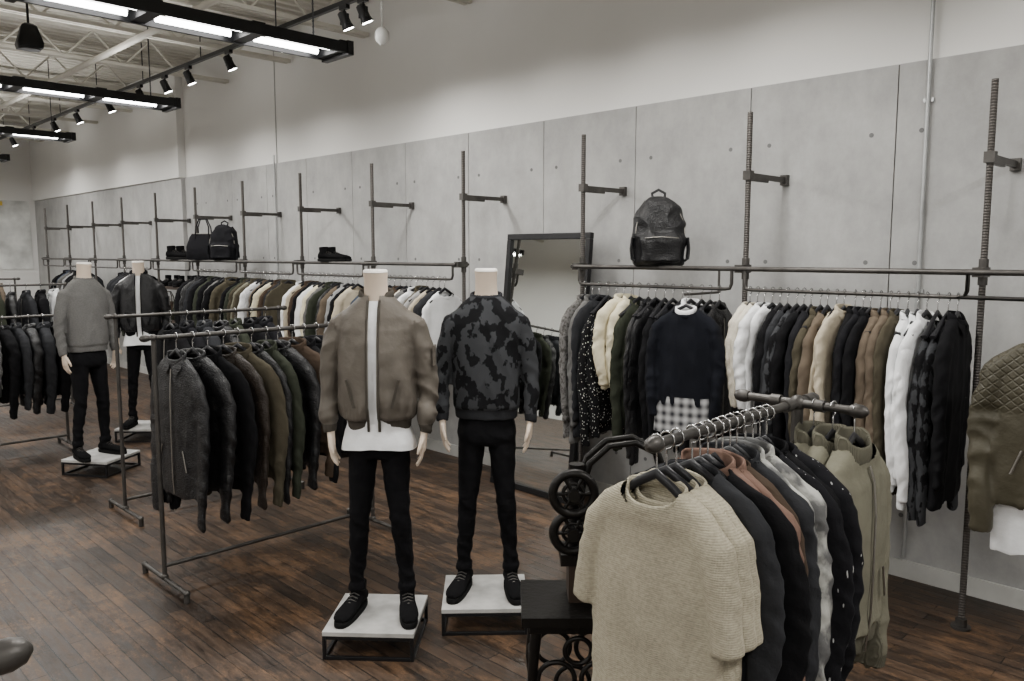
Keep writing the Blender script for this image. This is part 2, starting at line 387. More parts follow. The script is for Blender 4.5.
b.obj('wall_right',[M['paint'],M['concrete'],M['hole'],M['gap']])
b=B(); b.box(((XL-10.8)/2,D-.03,(2.81+ZC)/2),(abs(XL+10.8),.10,ZC-2.81)); b.box(((XL-10.8)/2,D-.02,1.4),(abs(XL+10.8),.06,2.81),1)
b.obj('trim_wall_offset',[M['paint'],M['concrete']])
b=B(); b.box((-8.36,D+.017,3.5),(.010,.01,1.4)); b.obj('trim_paint_joint',[M['concrete']])
b=B(); b.box((XL-.05,(YB+D)/2,ZC/2),(.1,D-YB,ZC)); b.obj('wall_far',[M['paint']])
b=B(); b.box(((XL+XR)/2,YB-.05,ZC/2),(XR-XL,.1,ZC)); b.obj('wall_left',[M['paint']])
b=B(); b.box((XR+.05,(YB+D)/2,ZC/2),(.1,D-YB,ZC)); b.obj('wall_near',[M['paint']])
b=B(); b.box(((XR-10.77)/2,D-.008,.05),(XR+10.77,.016,.10)); b.box(((XL-10.8)/2,D-.06,.05),(abs(XL+10.8),.016,.1)); b.obj('baseboard_right',[solid('baseboard_grey',(.46,.46,.44),.5)])
b=B(); n=int((XR-XL)/.15); prof=[]
for i in range(n):
    x=XL+i*.15
    prof+=[(x,ZC),(x+.06,ZC),(x+.08,ZC+.05),(x+.13,ZC+.05)]
prof.append((XR,ZC))
vs=[];fs=[]
for x,z in prof: vs+=[(x,YB,z),(x,D+.1,z)]
for i in range(len(prof)-1): fs.append((2*i,2*i+1,2*i+3,2*i+2))
b.add(vs,fs,0,False); b.box(((XL+XR)/2,(YB+D)/2,ZC+.12),(XR-XL,D-YB,.08)); b.obj('ceiling',[M['ceilpaint']])
b=B(); x=XL+.9
while x<XR:
    for z in(3.86,4.17):
        b.box((x-.03,(YB+D)/2,z),(.035,D-YB-.02,.035)); b.box((x+.03,(YB+D)/2,z),(.035,D-YB-.02,.035))
    y=YB+.1;k=0
    while y<D-.35:
        b.cyl((x,y,3.86 if k%2 else 4.17),(x,y+.3,4.17 if k%2 else 3.86),.012,n=6); y+=.3;k+=1
    x+=1.45
for y,z,r_ in((3.0,3.80,.03),(1.1,3.78,.05),(-.6,3.70,.16)): b.cyl((XL+.02,y,z),(XR-.02,y,z),r_,n=14)
b.obj('roof_joists',[M['ceilpaint']])
b=B(); cx=-1.50
b.cyl((cx,D-.02,.12),(cx,D-.02,ZC-.02),.011,n=10)
for z in(.6,1.6,2.6,3.5): b.box((cx,D-.008,z),(.05,.014,.02))
b.cyl((-8.36,D-.02,.9),(-8.36,D-.02,2.9),.010,n=8)
b.obj('conduit_pipe',[M['galv']])
b=B(); b.box((XL+.012,3.85,2.15),(.02,1.2,1.3),0); b.box((XL+.024,3.70,2.74),(.01,.6,.08),1); 
b.obj('wall_poster',[solid('poster_print',(.65,.66,.64),.5,var=.35,nscale=3),solid('poster_yellow',(.7,.5,.06),.5)])

# ------------------------------------------------------------ lights / ceiling items
def fixture(x,y0,y1,z,power,name='suspended_light_fixture'):
    e=empty(name,(x,(y0+y1)/2,z)); Ln=y1-y0
    b=B(); w=.32
    for sx in(-1,1): b.box((sx*w/2,0,0),(.025,Ln,.075))
    b.box((0,0,.03),(.03,Ln,.03))
    for t in(-.5,-.167,.167,.5): b.box((0,t*(Ln-.06),0.01),(w,.09,.08))
    for yy in(-Ln/2,Ln/2): b.box((0,yy,0),(w+.04,.05,.10))
    b.obj('housing',[M['black']],e)
    b=B(); seg=(Ln-.06)/3
    for k in(-1,0,1):
        for sx in(-.085,.085): b.cyl((sx,k*seg-seg/2+.09,-.0),(sx,k*seg+seg/2-.09,-.0),.022,n=12)
    b.obj('tubes',[M['tube']],e)
    b=B()
    for yy in(-Ln/2+.2,Ln/2-.2):
        zz=.03
        while zz<ZC-z+.01: b.cyl((0,yy,zz),(0,yy,zz+.03),.006,n=6); b.box((0,yy,zz+.035),(.02,.006,.012)); zz+=.04
    b.obj('chains',[M['black']],e)
    for nm,pw,zz,rx in(('tube_light_down',power,-.06,0),('tube_light_up',power*.17,.09,pi)):
        ld=bpy.data.lights.new(nm,'AREA'); ld.shape='RECTANGLE'; ld.size=.28; ld.size_y=Ln; ld.energy=pw; ld.color=(1,.98,.94)
        lo=bpy.data.objects.new(nm,ld); COL.objects.link(lo); lo.parent=e; lo.location=(0,0,zz); lo.rotation_euler=(rx,0,0)
    return e
for x in(-5.3,-8.35,-11.6,-14.8): fixture(x,1.35,3.45,3.30,74)
for x in(-2.2,1.0): fixture(x,1.35,3.45,3.30,74)
for x in(-14.8,-11.6,-8.35,-5.3,-2.2,1.0): fixture(x,-2.7,-.6,3.30,74)
b=B(); b.box((-7,3.62,3.72),(18,.035,.035)); 
for x in[1-1.5*i for i in range(12)]: b.cyl((x,3.62,3.73),(x,3.62,ZC),.006,n=6)
b.obj('track_light_rail',[M['black']])
spx=[.6,-1.0,-2.4,-3.3,-4.25,-5.2,-5.45,-6.4,-7.4,-8.3,-8.9,-9.6,-10.6,-11.8,-12.8,-13.8,-15]
for i,x in enumerate(spx):
    e=empty('track_spotlight',(x,3.62,3.60)); b=B()
    d=Vector((.12,.45,-1)).normalized()
    b.box((0,0,.087),(.10,.035,.03)); b.cyl((0,0,.087),(0,0,.0),.008,n=8)
    b.box((0.045,0,.0),(.006,.02,.07)); b.box((-.045,0,.0),(.006,.02,.07))
    b.tube([-d*.06,-d*.05,d*.04,d*.075],[.02,.036,.04,.05],n=16)
    b.tube([d*.0755,d*.077],[.042,.042],1,16)
    b.obj('head',[M['black'],M['lens']],e)
    if i%2==0 or x>-6:
        ld=bpy.data.lights.new('spot','SPOT'); ld.energy=38; ld.spot_size=1.9; ld.spot_blend=1; ld.shadow_soft_size=.08; ld.color=(1,.96,.90)
        lo=bpy.data.objects.new('spot',ld); COL.objects.link(lo); lo.parent=e; lo.location=d*.09
        lo.rotation_euler=d.to_track_quat('-Z','Y').to_euler()
for lx,ly,lz in((-7.6,2.0,3.55),(-11.5,2.2,3.5)):
    b=B(); b.tube([(0,0,.12),(0,0,.10),(0,0,-.04),(0,0,-.08)],[(.04,.04),(.075,.075),(.13,.12),(.12,.11)],n=4); b.cyl((0,0,.11),(0,0,ZC-lz),.01); b.cyl((0,0,-.081),(0,0,-.086),.08,m=0)
    b.obj('ceiling_speaker',[M['black']],loc=(lx,ly,lz),rz=.7)
b=B(); b.cyl((0,0,0),(0,0,.75),.008,n=8); b.tube([(0,0,.03),(0,0,0),(0,0,-.06),(0,0,-.10)],[.03,.055,.055,.02],n=20)
b.obj('pendant_sensor',[solid('sensor_plastic',(.6,.6,.58),.4)],loc=(-5.35,3.9,3.54))

# ------------------------------------------------------------ wall rack
poles=[-1.08-1.2*i for i in range(13)]
PY=4.15; RY=4.07; RZ=1.715; HZ=1.60
b=B()
for i,x in enumerate(poles):
    WY=D-.002 if x>-10.8 else D-.052
    b.cyl((x,PY,.0),(x,PY,2.58),.015,m=1,n=12)
    b.cyl((x,PY,.0),(x,PY,.012),.045,m=0,n=16); b.cyl((x,PY,.012),(x,PY,.05),.026,m=0,n=12)
    b.box((x,PY-.03,RZ),(.05,.10,.045)); b.cyl((x-.02,PY-.09,RZ),(x-.02,PY-.08,RZ),.012)
    b.cyl((x,PY,RZ-.06),(x,PY,RZ+.06),.021)
    b.box((x,(PY+WY)/2,2.235),(.02,WY-PY,.030)); b.box((x,PY,2.235),(.045,.045,.05)); b.box((x,WY-.015,2.235),(.045,.03,.06)); b.box((x,PY+.12,2.215),(.018,.2,.018))
def rail(x0,x1,hang=True):
    b.cyl((x0,RY,RZ),(x1,RY,RZ),.014,n=12); b.cyl((x0,PY+.05,RZ),(x1,PY+.05,RZ),.010,n=10)
    if hang:
        b.tube([(x0+.04,RY,RZ),(x0+.04,RY,HZ+.03),(x0+.05,RY,HZ+.005),(x0+.08,RY,HZ),(x1-.08,RY,HZ),(x1-.05,RY,HZ+.005),(x1-.04,RY,HZ+.03),(x1-.04,RY,RZ)],.010,0,10)
rail(poles[0]+1.2,poles[0]);  
for i in range(12):
    if i==2: continue
    a,c=poles[i+1],poles[i]; rail(a,c,True)
b.obj('pipe_display_rack',[M['pipe'],M['rebar']])
def bay(i,items,name='hanging_clothes',m0=.1,m1=.1):
    return row(name,(poles[i+1]+m0,RY),(poles[i]-m1,RY),HZ,items,pi/2)
bay(0,[('sweater','whiteknit',.75),('sweater2','whiteknit',.75),('sweater','white',.75),('sweater2','white',.8),('sweater','black'),('sweater2','char'),('sweater','camo',1.05),('sweater','black'),('sweater2','black2'),('leather','olive',1.1),('sweater','taupe',1.05),('sweater','beige',1.1),('coat','beige',.8),('coat','black',.95),('coat','black2',.95),('coat','black',.98),('coat','taupe',1.0),('coat','taupe',.97),('coat','olive',.98),('shirt','white',1.08),('shirt','white',1.15),('shirt','white',1.05),('sweater','camo',1.2),('sweater2','camo',1.25),('coat','black',.92)],m0=.06,m1=.05)
bay(1,[('coat','tweed',1.0),('coat','grey',.97),('coat','char',.95),('sweater','dots',1.2),('sweater','dots',1.15),('shirt','cream',.75),('shirt','cream',.8),('leather','green',1.1),('leather','blkleather',1.15),('leather','blkleather',1.15),('sweater','black',1.1),('sweater','black2',1.1),('sweater','black',1.1),('shirt','white',.9),('sweater','black',1.1),('sweater','char',1.1),('leather','blkleather',1.1)],m0=.06,m1=.08)
bay(3,[('shirt','denim'),('sweater','char'),('sweater','olive'),('sweater','white'),('sweater','black'),('leather','brown'),('sweater','whiteknit'),('sweater','grey'),('shirt','white'),('jacket','olive'),('sweater','ltgrey'),('sweater','beige'),('sweater','char'),('sweater','white')])
bay(4,[('shirt','white'),('sweater','beige'),('jacket','brown'),('sweater','black'),('sweater','white'),('sweater','cream'),('sweater','grey'),('jacket','green'),('leather','blkleather'),('sweater','taupe'),('shirt','ltgrey'),('sweater','black'),('sweater','beige')])
bay(5,[('jacket','black'),('jacket','green'),('leather','olive'),('sweater','khaki'),('jacket','olive'),('sweater','white'),('sweater','ltgrey'),('leather','taupe'),('sweater','black'),('sweater','cream'),('jacket','brown'),('sweater','char'),('jacket','olive')])
bay(6,[('jacket','black'),('leather','blkleather'),('sweater','char'),('jacket','black'),('jacket','green'),('leather','black'),('sweater','grey'),('sweater','black'),('jacket','olive')])
bay(8,[('jacket','black'),('leather','char'),('sweater','char'),('sweater','white'),('jacket','green'),('leather','black'),('sweater','grey'),('sweater','black')])
bay(10,[('jacket','black'),('leather','denim'),('sweater','grey'),('sweater','ltgrey'),('jacket','black'),('leather','black'),('sweater','char')])
ns=place('sweater','navy',None,(-2.40,3.74,1.58),.32,(.78,1,.80),'navy_sweater')
b=B(); 
b.loft([sring(z,a,.06) for z,a in((-.70,.19),(-.78,.205),(-.95,.215))],0,False,False); b.tube([(.07*math.cos(2*pi*j/24),.042*math.sin(2*pi*j/24)-.008,-.10-.6*max(0,-.045*math.sin(2*pi*j/24))) for j in range(24)],[(.006,.020)]*24,1,8,ref=(0,0,1),closed=True)
b.obj('flannel_shirt_layer',[F['plaid'],F['white']],ns)
lj=place('leather','brnleather',None,(-.68,3.74,1.56),.25,(1.12,1.1,1.0),'leather_jacket')
t_=place('tee','white',lj,(0,.02,-.03),0,(.9,.8,1.2),'white_tshirt_layer',hang=False)
b=B()
for x,y,z in((-2.40,3.74,1.58),(-.68,3.74,1.56)): b.cyl((x,RY,z),(x,y-.02,z),.007); b.cyl((x,RY,z),(x,RY,RZ),.007)
b.obj('faceout_hooks',[M['pipe']])

# ------------------------------------------------------------ pipe garment racks
def flange(b,p,d,m=0):
    p=Vector(p);d=Vector(d); b.tube([p-d*.026,p-d*.012,p,p+d*.014,p+d*.022],[.016,.0195,.0195,.015,.005],m,14)
def pipe_rack(name,x,y0,y1,z,foot=.28):
    b=B(); r_=.0125
    b.cyl((x,y0-.05,z),(x,y1+.05,z),r_); flange(b,(x,y0-.05,z),(0,-1,0)); flange(b,(x,y1+.05,z),(0,1,0))
    for y in(y0,y1):
        b.cyl((x,y,.05),(x,y,z),r_); b.sph((x,y,z),.020); b.sph((x,y,.06),.020)
        b.cyl((x-foot,y,.05),(x+foot,y,.05),r_); 
        for s_ in(-1,1): b.cyl((x+s_*foot,y,.0),(x+s_*foot,y,.05),.016,n=12); b.sph((x+s_*foot,y,.05),.018)
    b.cyl((x,y0,.12),(x,y1,.12),.011)
    return b.obj(name,[M['pipe']])
pipe_rack('garment_rack',-4.28,1.62,2.98,1.36)
row('hanging_jackets',(-4.28,1.70),(-4.28,2.72),1.36,[('leather','blkleather',1.08),('leather','blkleather',1.08),('jacket','black',1.12),('leather','espresso',1.1),('jacket','olive',1.08),('leather','blkleather',1.05),('jacket','green',1.05),('leather','blkleather',1.03),('jacket','brown',1.0),('jacket','black',1.05),('jacket','black2',1.05),('leather','blkleather',1.05)],0.20,xs=1.28,rj=.16)
pipe_rack('garment_rack',-5.66,1.90,3.1,1.38)
row('hanging_jackets',(-5.66,2.20),(-5.66,3.05),1.38,[('leather','black'),('jacket','black2'),('jacket','char'),('leather','blkleather'),('jacket','green'),('jacket','black'),('jacket','black2')],0.0)
pipe_rack('garment_rack',-8.1,1.2,2.25,1.24)
row('hanging_clothes',(-8.1,1.2),(-8.1,2.25),1.24,[('sweater','ltgrey',.8),('sweater','grey',.85),('jacket','green',.9),('jacket','black',.95),('sweater','grey',.9),('leather','black',.95),('jacket','char',.9),('leather','blkleather',.95),('jacket','char',.95),('jacket','black',.95)],0.0,xs=1.15)
pipe_rack('garment_rack',-10.2,1.2,2.9,1.45)
row('hanging_clothes',(-10.2,1.25),(-10.2,2.85),1.45,[('sweater','ltgrey',.8),('sweater','beige',.85),('jacket','denim',.9),('jacket','black',.95),('jacket','grey',.95),('leather','taupe',.95),('jacket','green',.9),('leather','blkleather',.95),('jacket','char',.95),('jacket','black',.95),('jacket','white',.9)],0.0)
pipe_rack('garment_rack',-12.8,1.0,3.0,1.45)
row('hanging_clothes',(-12.8,1.1),(-12.8,2.9),1.45,[('sweater','char',.8),('sweater','black',.85),('jacket','white',.9),('jacket','black',.95),('jacket','grey',.95),('leather','black',.95),('jacket','green',.9),('leather','blkleather',.95),('jacket','beige',.95),('jacket','taupe',.95)],0.0)

def fourway(name,cx,cy,z,arms,extra=None):
    b=B(); r_=.0125
    b.cyl((cx,cy,.04),(cx,cy,z),r_+.004); b.sph((cx,cy,z),.024)
    for dx,dy in((1,0),(-1,0),(0,1),(0,-1)):
        b.cyl((cx,cy,.05),(cx+dx*.34,cy+dy*.34,.05),r_); b.cyl((cx+dx*.34,cy+dy*.34,0),(cx+dx*.34,cy+dy*.34,.05),.02)
    for dx,dy,l in arms:
        b.cyl((cx,cy,z),(cx+dx*l,cy+dy*l,z),r_); flange(b,(cx+dx*l,cy+dy*l,z),(dx,dy,0)); 
        b.tube([(cx+dx*.05,cy+dy*.05,z),(cx+dx*.08,cy+dy*.08,z)],[.018,.018])
    return b.obj(name,[M['pipe']])
fourway('four_way_clothes_rack',-1.03,2.20,1.37,[(0,-1,.72),(1,0,.18),(-1,0,.18),(0,1,.10)])
g=row('hanging_tops',(-1.03,1.625),(-1.03,2.03),1.37,[('sweater','char',.84),('sweater','black',.86),('shirt','rust',.88),('shirt','rust',.94),('sweater2','brown',.9),('shirt','char',.9),('shirt','marble',.88),('shirt','marble',.86),('sweater','splash',.9),('shirt','black',.92),('sweater2','splash',.85)],0.0,.006,rj=.10)
for i,(yy,rz) in enumerate(((1.505,-.03),(1.545,.04),(1.585,-.03))):
    place('tee','oatknit',None,(-1.035,yy,1.37),rz,(.93,.8,.98),'knit_tshirt')
for i,(xx,rz) in enumerate(((-.865,.04),(-.925,-.06),(-.98,.03))):
    place('bomber','khaki',None,(xx,2.20,1.37),pi/2+rz,(.98,.75,.95),'bomber_jacket')
fourway('four_way_clothes_rack',-1.02,-.55,1.345,[(0,1,.76),(1,0,.3),(-1,0,.3),(0,-1,.4)])

# ------------------------------------------------------------ mirror
e=empty('leaning_floor_mirror',(-4.07,4.26,0)); e.rotation_euler=(-math.atan2(.20,1.95),0,0)
b=B(); W=.84;H=1.96;t=.045
b.box((0,0,t/2),(W,.04,t)); b.box((0,0,H-t/2),(W,.04,t)); b.box((-W/2+t/2,0,H/2),(t,.04,H-2*t)); b.box((W/2-t/2,0,H/2),(t,.04,H-2*t)); b.box((0,.012,H/2),(W-.04,.012,H-.04))
b.obj('frame',[M['black']],e,bevel=.004)
b=B(); b.box((0,.002,H/2),(W-2*t,.006,H-2*t)); b.obj('glass',[M['mirror']],e)

# ------------------------------------------------------------ mannequins
def hand_mesh():
    b=B()
    b.tube([(0,0,.05),(0,0,0),(-.002,0,-.03),(-.004,0,-.065),(-.006,0,-.09)],[(.020,.026),(.018,.026),(.016,.034),(.015,.039),(.012,.037)],n=16,ref=(0,1,0))
    for k,(y,l) in enumerate(((-.030,.060),(-.010,.072),(.010,.066),(.030,.050))):
        b.tube([(-.005,y*.9,-.075),(-.008,y,-.09),(-.014,y*1.05,-.09-l*.45),(-.026,y*1.05,-.09-l*.8),(-.036,y*1.03,-.09-l)],[.0095,.009,.0085,.0075,.0055],n=10)
    b.tube([(-.004,-.022,-.02),(-.010,-.043,-.045),(-.018,-.054,-.072),(-.024,-.056,-.094)],[.014,.011,.0095,.0065],n=10)
    me=remesh(b,.0036,2); me.materials.append(M['skin'])
    for p in me.polygons: p.use_smooth=True
    return me
HAND=hand_mesh()
def wdisp(seed,amp,puffy):
    def d(c):
        arm=abs(c.x)>.178 and c.z<1.36
        a=ridge(Vector((c.x*5+seed,c.y*5,c.z*(11 if arm else 4.5)+abs(c.x)*7+c.y*4)))-.45
        e2=noise.noise(Vector((c.x*16,c.y*16+seed,c.z*12)))
        o=amp*(a*(.9 if arm else .8)+.4*e2)*max(.15,min(1,(1.45-c.z)/.12))
        if puffy and not arm and c.z<1.02:
            th=math.atan2(c.y,c.x); k=max(0,1-abs(c.z-.95)/.07); o+=.004*k*math.sin(th*22+3*math.sin(th*3))
        return o
    return d
def worn_top(name,kind,seed):
    b=B(); puffy=kind=='bomber'
    if puffy:
        rings=[(.862,.146,.104),(.905,.150,.108),(.922,.168,.132),(.98,.174,.138),(1.10,.174,.134),(1.22,.176,.128),(1.32,.178,.115),(1.375,.162,.098),(1.415,.128,.082),(1.450,.090,.070),(1.47,.072,.06)]
        arm=[((.11,0,1.365),(.048,.05)),((.162,0,1.332),(.058,.062)),((.202,.005,1.24),(.051,.062)),((.226,.012,1.10),(.045,.058)),((.230,-.005,.98),(.043,.054)),((.225,-.022,.905),(.041,.050)),((.218,-.03,.89),(.029,.034)),((.214,-.035,.845),(.028,.033))]
    else:
        rings=[(.862,.150,.106),(.905,.153,.108),(.92,.160,.118),(1.0,.164,.118),(1.12,.165,.116),(1.23,.168,.114),(1.32,.170,.105),(1.375,.154,.092),(1.415,.122,.08),(1.446,.085,.066),(1.462,.068,.058)]
        arm=[((.11,0,1.357),(.045,.045)),((.158,0,1.322),(.052,.056)),((.194,.005,1.22),(.045,.053)),((.216,.01,1.08),(.039,.048)),((.219,-.01,.96),(.036,.044)),((.216,-.025,.885),(.033,.040)),((.213,-.035,.845),(.029,.033))]
    b.loft([sring(z,a,c,p=2.3) for z,a,c in rings])
    for sx in(-1,1): b.tube([(sx*p[0],p[1],p[2]) for p,_ in arm],[r_ for _,r_ in arm],n=22,ref=(0,1,0))
    me=remesh(b,.0065,1)
    ex=B(); ov=[]
    for j in range(32):
        a=2*pi*j/32
        ov.append((.072*math.cos(a),.058*math.sin(a)-.002,1.462+.18*.058*math.sin(a)+(-.02 if puffy and math.sin(a)<-.7 else 0)))
    fr=None
    if puffy:
        fr=.024
        seq=[p for p in ov[24:]+ov[:24]]; seq=seq[2:-1]
        ex.tube([(p[0]*1.02,p[1],p[2]+.010) for p in seq],[(.008,.022)]*len(seq),1,8,ref=(0,0,1))
        for sx in(-1,1):
            ex.tube([(sx*.026,-.068,1.448),(sx*.025,-.088,1.408),(sx*.025,-.108,1.355),(sx*.025,-.128,1.26),(sx*.025,-.139,1.1),(sx*.025,-.142,.98),(sx*.025,-.135,.93),(sx*.025,-.113,.91),(sx*.025,-.108,.865)],[(.006,.005)]*9,1,6,ref=(0,1,0))
            ex.tube([(sx*.020,-.108,1.355),(sx*.020,-.128,1.26),(sx*.020,-.140,1.1),(sx*.020,-.143,.98),(sx*.020,-.114,.91),(sx*.020,-.109,.865)],[(.0025,.003)]*6,2,6,ref=(0,1,0))
        ex.box((.262,-.02,1.2),(.010,.06,.09),0); ex.box((.268,-.025,1.2),(.004,.006,.085),2)
        for sx in(-1,1): ex.box((sx*.100,-.134,1.04),(.010,.012,.13),1,Matrix.Rotation(sx*.25,3,'Y'))
    else:
        ex.tube([(x*1.02,y*1.03,z-.006) for x,y,z in ov],[(.006,.011)]*32,1,8,ref=(0,0,1),closed=True)
    def cut(c,n):
        if puffy and abs(c.x)<.024 and c.y<0: return True
        if c.z>1.448 and (c.x/.07)**2+(c.y/.06)**2<1: return True
        if n.z<-.8 and c.z<.872 and abs(c.x)<.165: return True
        return False
    def fm(c,n):
        if c.z<.912 and abs(c.x)<.165: return 1
        if c.z<.889 : return 1
        return 0
    return finish(me,name,[F['black']]*3,wdisp(seed,.013 if puffy else .008,puffy),cut,fm,fr,ex)
WT={'bomber':worn_top('bomber','bomber',3),'sweater':worn_top('sweater','sweater',9)}
def pants_mesh():
    b=B()
    b.loft([sring(z,a,c) for z,a,c in((.93,.122,.080),(.90,.126,.084),(.85,.138,.094),(.80,.144,.100),(.77,.140,.098),(.745,.125,.085))])
    for sx in(-1,1):
        b.tube([(sx*.074,0,.82),(sx*.076,0,.72),(sx*.083,-.008,.60),(sx*.094,-.018,.46),(sx*.102,-.004,.36),(sx*.111,.010,.24),(sx*.118,.014,.14),(sx*.118,.014,.13),(sx*.118,.014,.098)],
               [(.064,.082),(.066,.083),(.057,.070),(.046,.055),(.044,.054),(.037,.046),(.033,.040),(.040,.046),(.040,.046)],n=22,ref=(0,1,0))
    me=remesh(b,.008,2)
    def d(c):
        k=.8+1.2*max(0,1-abs(c.z-.2)/.15)+.8*max(0,1-abs(c.z-.45)/.1)
        return .005*k*(ridge(Vector((c.x*12,c.y*12,c.z*13+c.x*9)))-.4)
    return finish(me,'trousers',[F['pants']],d)
PANTS=pants_mesh()
def boot_mesh():
    b=B()
    rg=[]
    for y,w,h in((.070,.022,.05),(.055,.034,.07),(.02,.036,.075),(-.04,.036,.064),(-.10,.043,.050),(-.15,.045,.042),(-.185,.038,.034),(-.205,.022,.022)):
        rg.append([(w*math.cos(2*pi*j/20),y,.020+h/2*(1)+h/2*math.sin(2*pi*j/20)) for j in range(20)])
    b.loft(rg); b.tube([(0,.02,.05),(0,.012,.09),(0,.015,.135)],[(.034,.045),(.036,.045),(.038,.046)],n=20,ref=(0,1,0))
    me=remesh(b,.005,2)
    ex=B(); so=[]
    for z,k in((0,1.0),(.004,1.03),(.022,1.03),(.026,1.0)):
        ring=[]
        for j in range(28):
            a=2*pi*j/28; y=-.066+.145*math.sin(a); w=.039+(.009*(-math.sin(a)) if math.sin(a)<0 else 0)*1
            ring.append((w*math.copysign(abs(math.cos(a))**.7,math.cos(a))*k,y*1.0+(k-1)*(y+.06),z))
        so.append(ring)
    ex.loft(so,1)
    for i in range(5): 
        y=-.035-.018*i; z=.096-.008*i
        ex.tube([(-.024,y,z-.012),(0,y-.004,z-.001),(.024,y,z-.012)],.003,2,6)
    return finish(me,'boot',[M['suede'],M['rubber'],M['pipe']],None,None,None,None,ex)
BOOT=boot_mesh()
def child(name,me,par,loc=(0,0,0),rz=0,mats=None,scale=(1,1,1)):
    o=bpy.data.objects.new(name,me); COL.objects.link(o); o.parent=par; o.location=loc; o.rotation_euler=(0,0,rz); o.scale=scale
    if mats:
        for s_,mm in zip(o.material_slots,mats): s_.link='OBJECT'; s_.material=mm
    return o
def mannequin(loc,yaw,top,mats,tee=False,legs=True,scale=1):
    e=empty('mannequin',loc,yaw); e.scale=(scale,)*3
    b=B()
    b.tube([(0,.0,1.36),(0,0,1.41),(0,-.002,1.445),(0,-.006,1.50),(0,-.012,1.55),(0,-.016,1.588)],[(.11,.066),(.080,.058),(.060,.053),(.053,.052),(.052,.055),(.055,.059)],0,28,ref=(0,1,0))
    b.tube([(0,-.016,1.588),(0,-.0165,1.596),(0,-.0165,1.600)],[(.0545,.0585),(.053,.057),(.048,.052)],1,28,ref=(0,1,0))
    b.obj('neck',[M['skin'],M['skintop']],e)
    child('top',WT[top],e,(0,0,.015),mats=[F[mats[0]],F[mats[1]],M['brass']])
    child('trousers',PANTS,e)
    for sx in(-1,1):
        child('boot',BOOT,e,(sx*.118,.012,0),sx*.20)
        child('hand',HAND,e,(sx*.213,-.036,.862),0,scale=(sx*.95,.95,.95))
    if tee:
        b=B(); rg=[]
        for z,w,d in((.792,.172,.124),(.82,.168,.122),(.87,.152,.108),(.90,.142,.100),(.95,.146,.106),(1.1,.152,.110),(1.25,.154,.108),(1.34,.150,.096),(1.39,.125,.084),(1.43,.09,.07),(1.46,.066,.058)):
            r0=sring(z,w,d,n=60,p=2.3)
            if z<.86: r0=[(x*(1+.012*math.sin(11*math.atan2(y,x))),y*(1+.030*math.sin(9*math.atan2(y,x)+1)),zz-.008*math.cos(2*math.atan2(y,x))) for x,y,zz in r0]
            rg.append(r0)
        b.loft(rg,0,False,False); b.obj('white_tshirt_layer',[F['white']],e)
    return e
def pedestal(loc,rz,h=.13,w=.41):
    b=B(); t=.016
    b.box((0,0,h-.01),(w,w,.02),0)
    for sx in(-1,1):
        for sy in(-1,1): b.box((sx*(w/2-t/2),sy*(w/2-t/2),(h-.02)/2),(t,t,h-.02),1)
    for s_ in(-1,1):
        for z in(t/2,h-.02-t/2):
            b.box((0,s_*(w/2-t/2),z),(w-2*t,t,t),1); b.box((s_*(w/2-t/2),0,z),(t,w-2*t,t),1)
    return b.obj('display_pedestal',[M['whitepaint'],M['black']],loc=loc,rz=rz,bevel=.0015)
q=pi/4
pedestal((-2.98,2.09,0),q-.05); mannequin((-2.985,2.12,.13),q-.02,'bomber',('bomber','bomberrib'),tee=True)
pedestal((-2.80,2.61,0),q+.03); mannequin((-2.815,2.64,.13),q-.04,'sweater',('camo','char'))
pedestal((-7.05,2.20,0),q-.2,w=.42); mannequin((-7.08,2.15,.13),q+1.0,'sweater',('greyknit','greyknit'))
pedestal((-8.0,2.92,0),q,w=.42); mannequin((-8.0,2.92,.13),q+.3,'bomber',('blkleather','black'),tee=True)

# ------------------------------------------------------------ bags and shoes
def backpack(name,loc,rz,s=1,mt='blkleather'):
    e=empty(name,loc,rz); e.scale=(s,)*3
    b=B(); b.loft([sring(z,w,d,p=3.2,n=32) for z,w,d in((0,.13,.075),(.015,.155,.095),(.12,.165,.105),(.26,.155,.10),(.34,.13,.085),(.385,.095,.065),(.41,.055,.035),(.415,.02,.01))])
    b.loft([sring(z,w,d,-.095,p=3.2,n=28) for z,w,d in((.02,.10,.02),(.03,.122,.042),(.10,.126,.048),(.17,.12,.042),(.195,.10,.02))])
    me=remesh(b,.008,3); me=finish(me,'body',[F[mt]],lambda c:.012*(ridge(c*7)-.4)+.004*noise.noise(c*18)); child('body',me,e)
    b=B()
    b.tube([(-.035,.03,.405),(-.04,.035,.44),(0,.035,.462),(.04,.035,.44),(.035,.03,.405)],[(.009,.004)]*5,0,8)
    zz=[(-.155*math.cos(a)*1.0,-.05,.20+.20*math.sin(a)) for a in[i/16*pi for i in range(17)]]
    b.tube([(x*.95,y-.035*(1-(z/.42)),z*.97) for x,y,z in zz],.0035,1,6)
    b.tube([(-.10,-.146,.165),(0,-.152,.172),(.10,-.146,.165)],.003,1,6)
    for sx in(-1,1):
        b.tube([(sx*.06,.08,.39),(sx*.09,.12,.33),(sx*.10,.125,.2),(sx*.12,.11,.06),(sx*.14,.06,.03)],[(.022,.006)]*5,0,8)
        b.tube([(sx*.15,-.06,.03),(sx*.168,-.055,.04),(sx*.174,-.05,.10),(sx*.166,-.05,.17)],[(.008,.03)]*4,0,8)
    b.obj('straps_and_zips',[F[mt],M['brass']],e); return e
backpack('backpack',(-2.86,4.13,1.727),.75,1.0)
backpack('backpack',(-8.72,4.13,1.727),.75,.95,'black2')
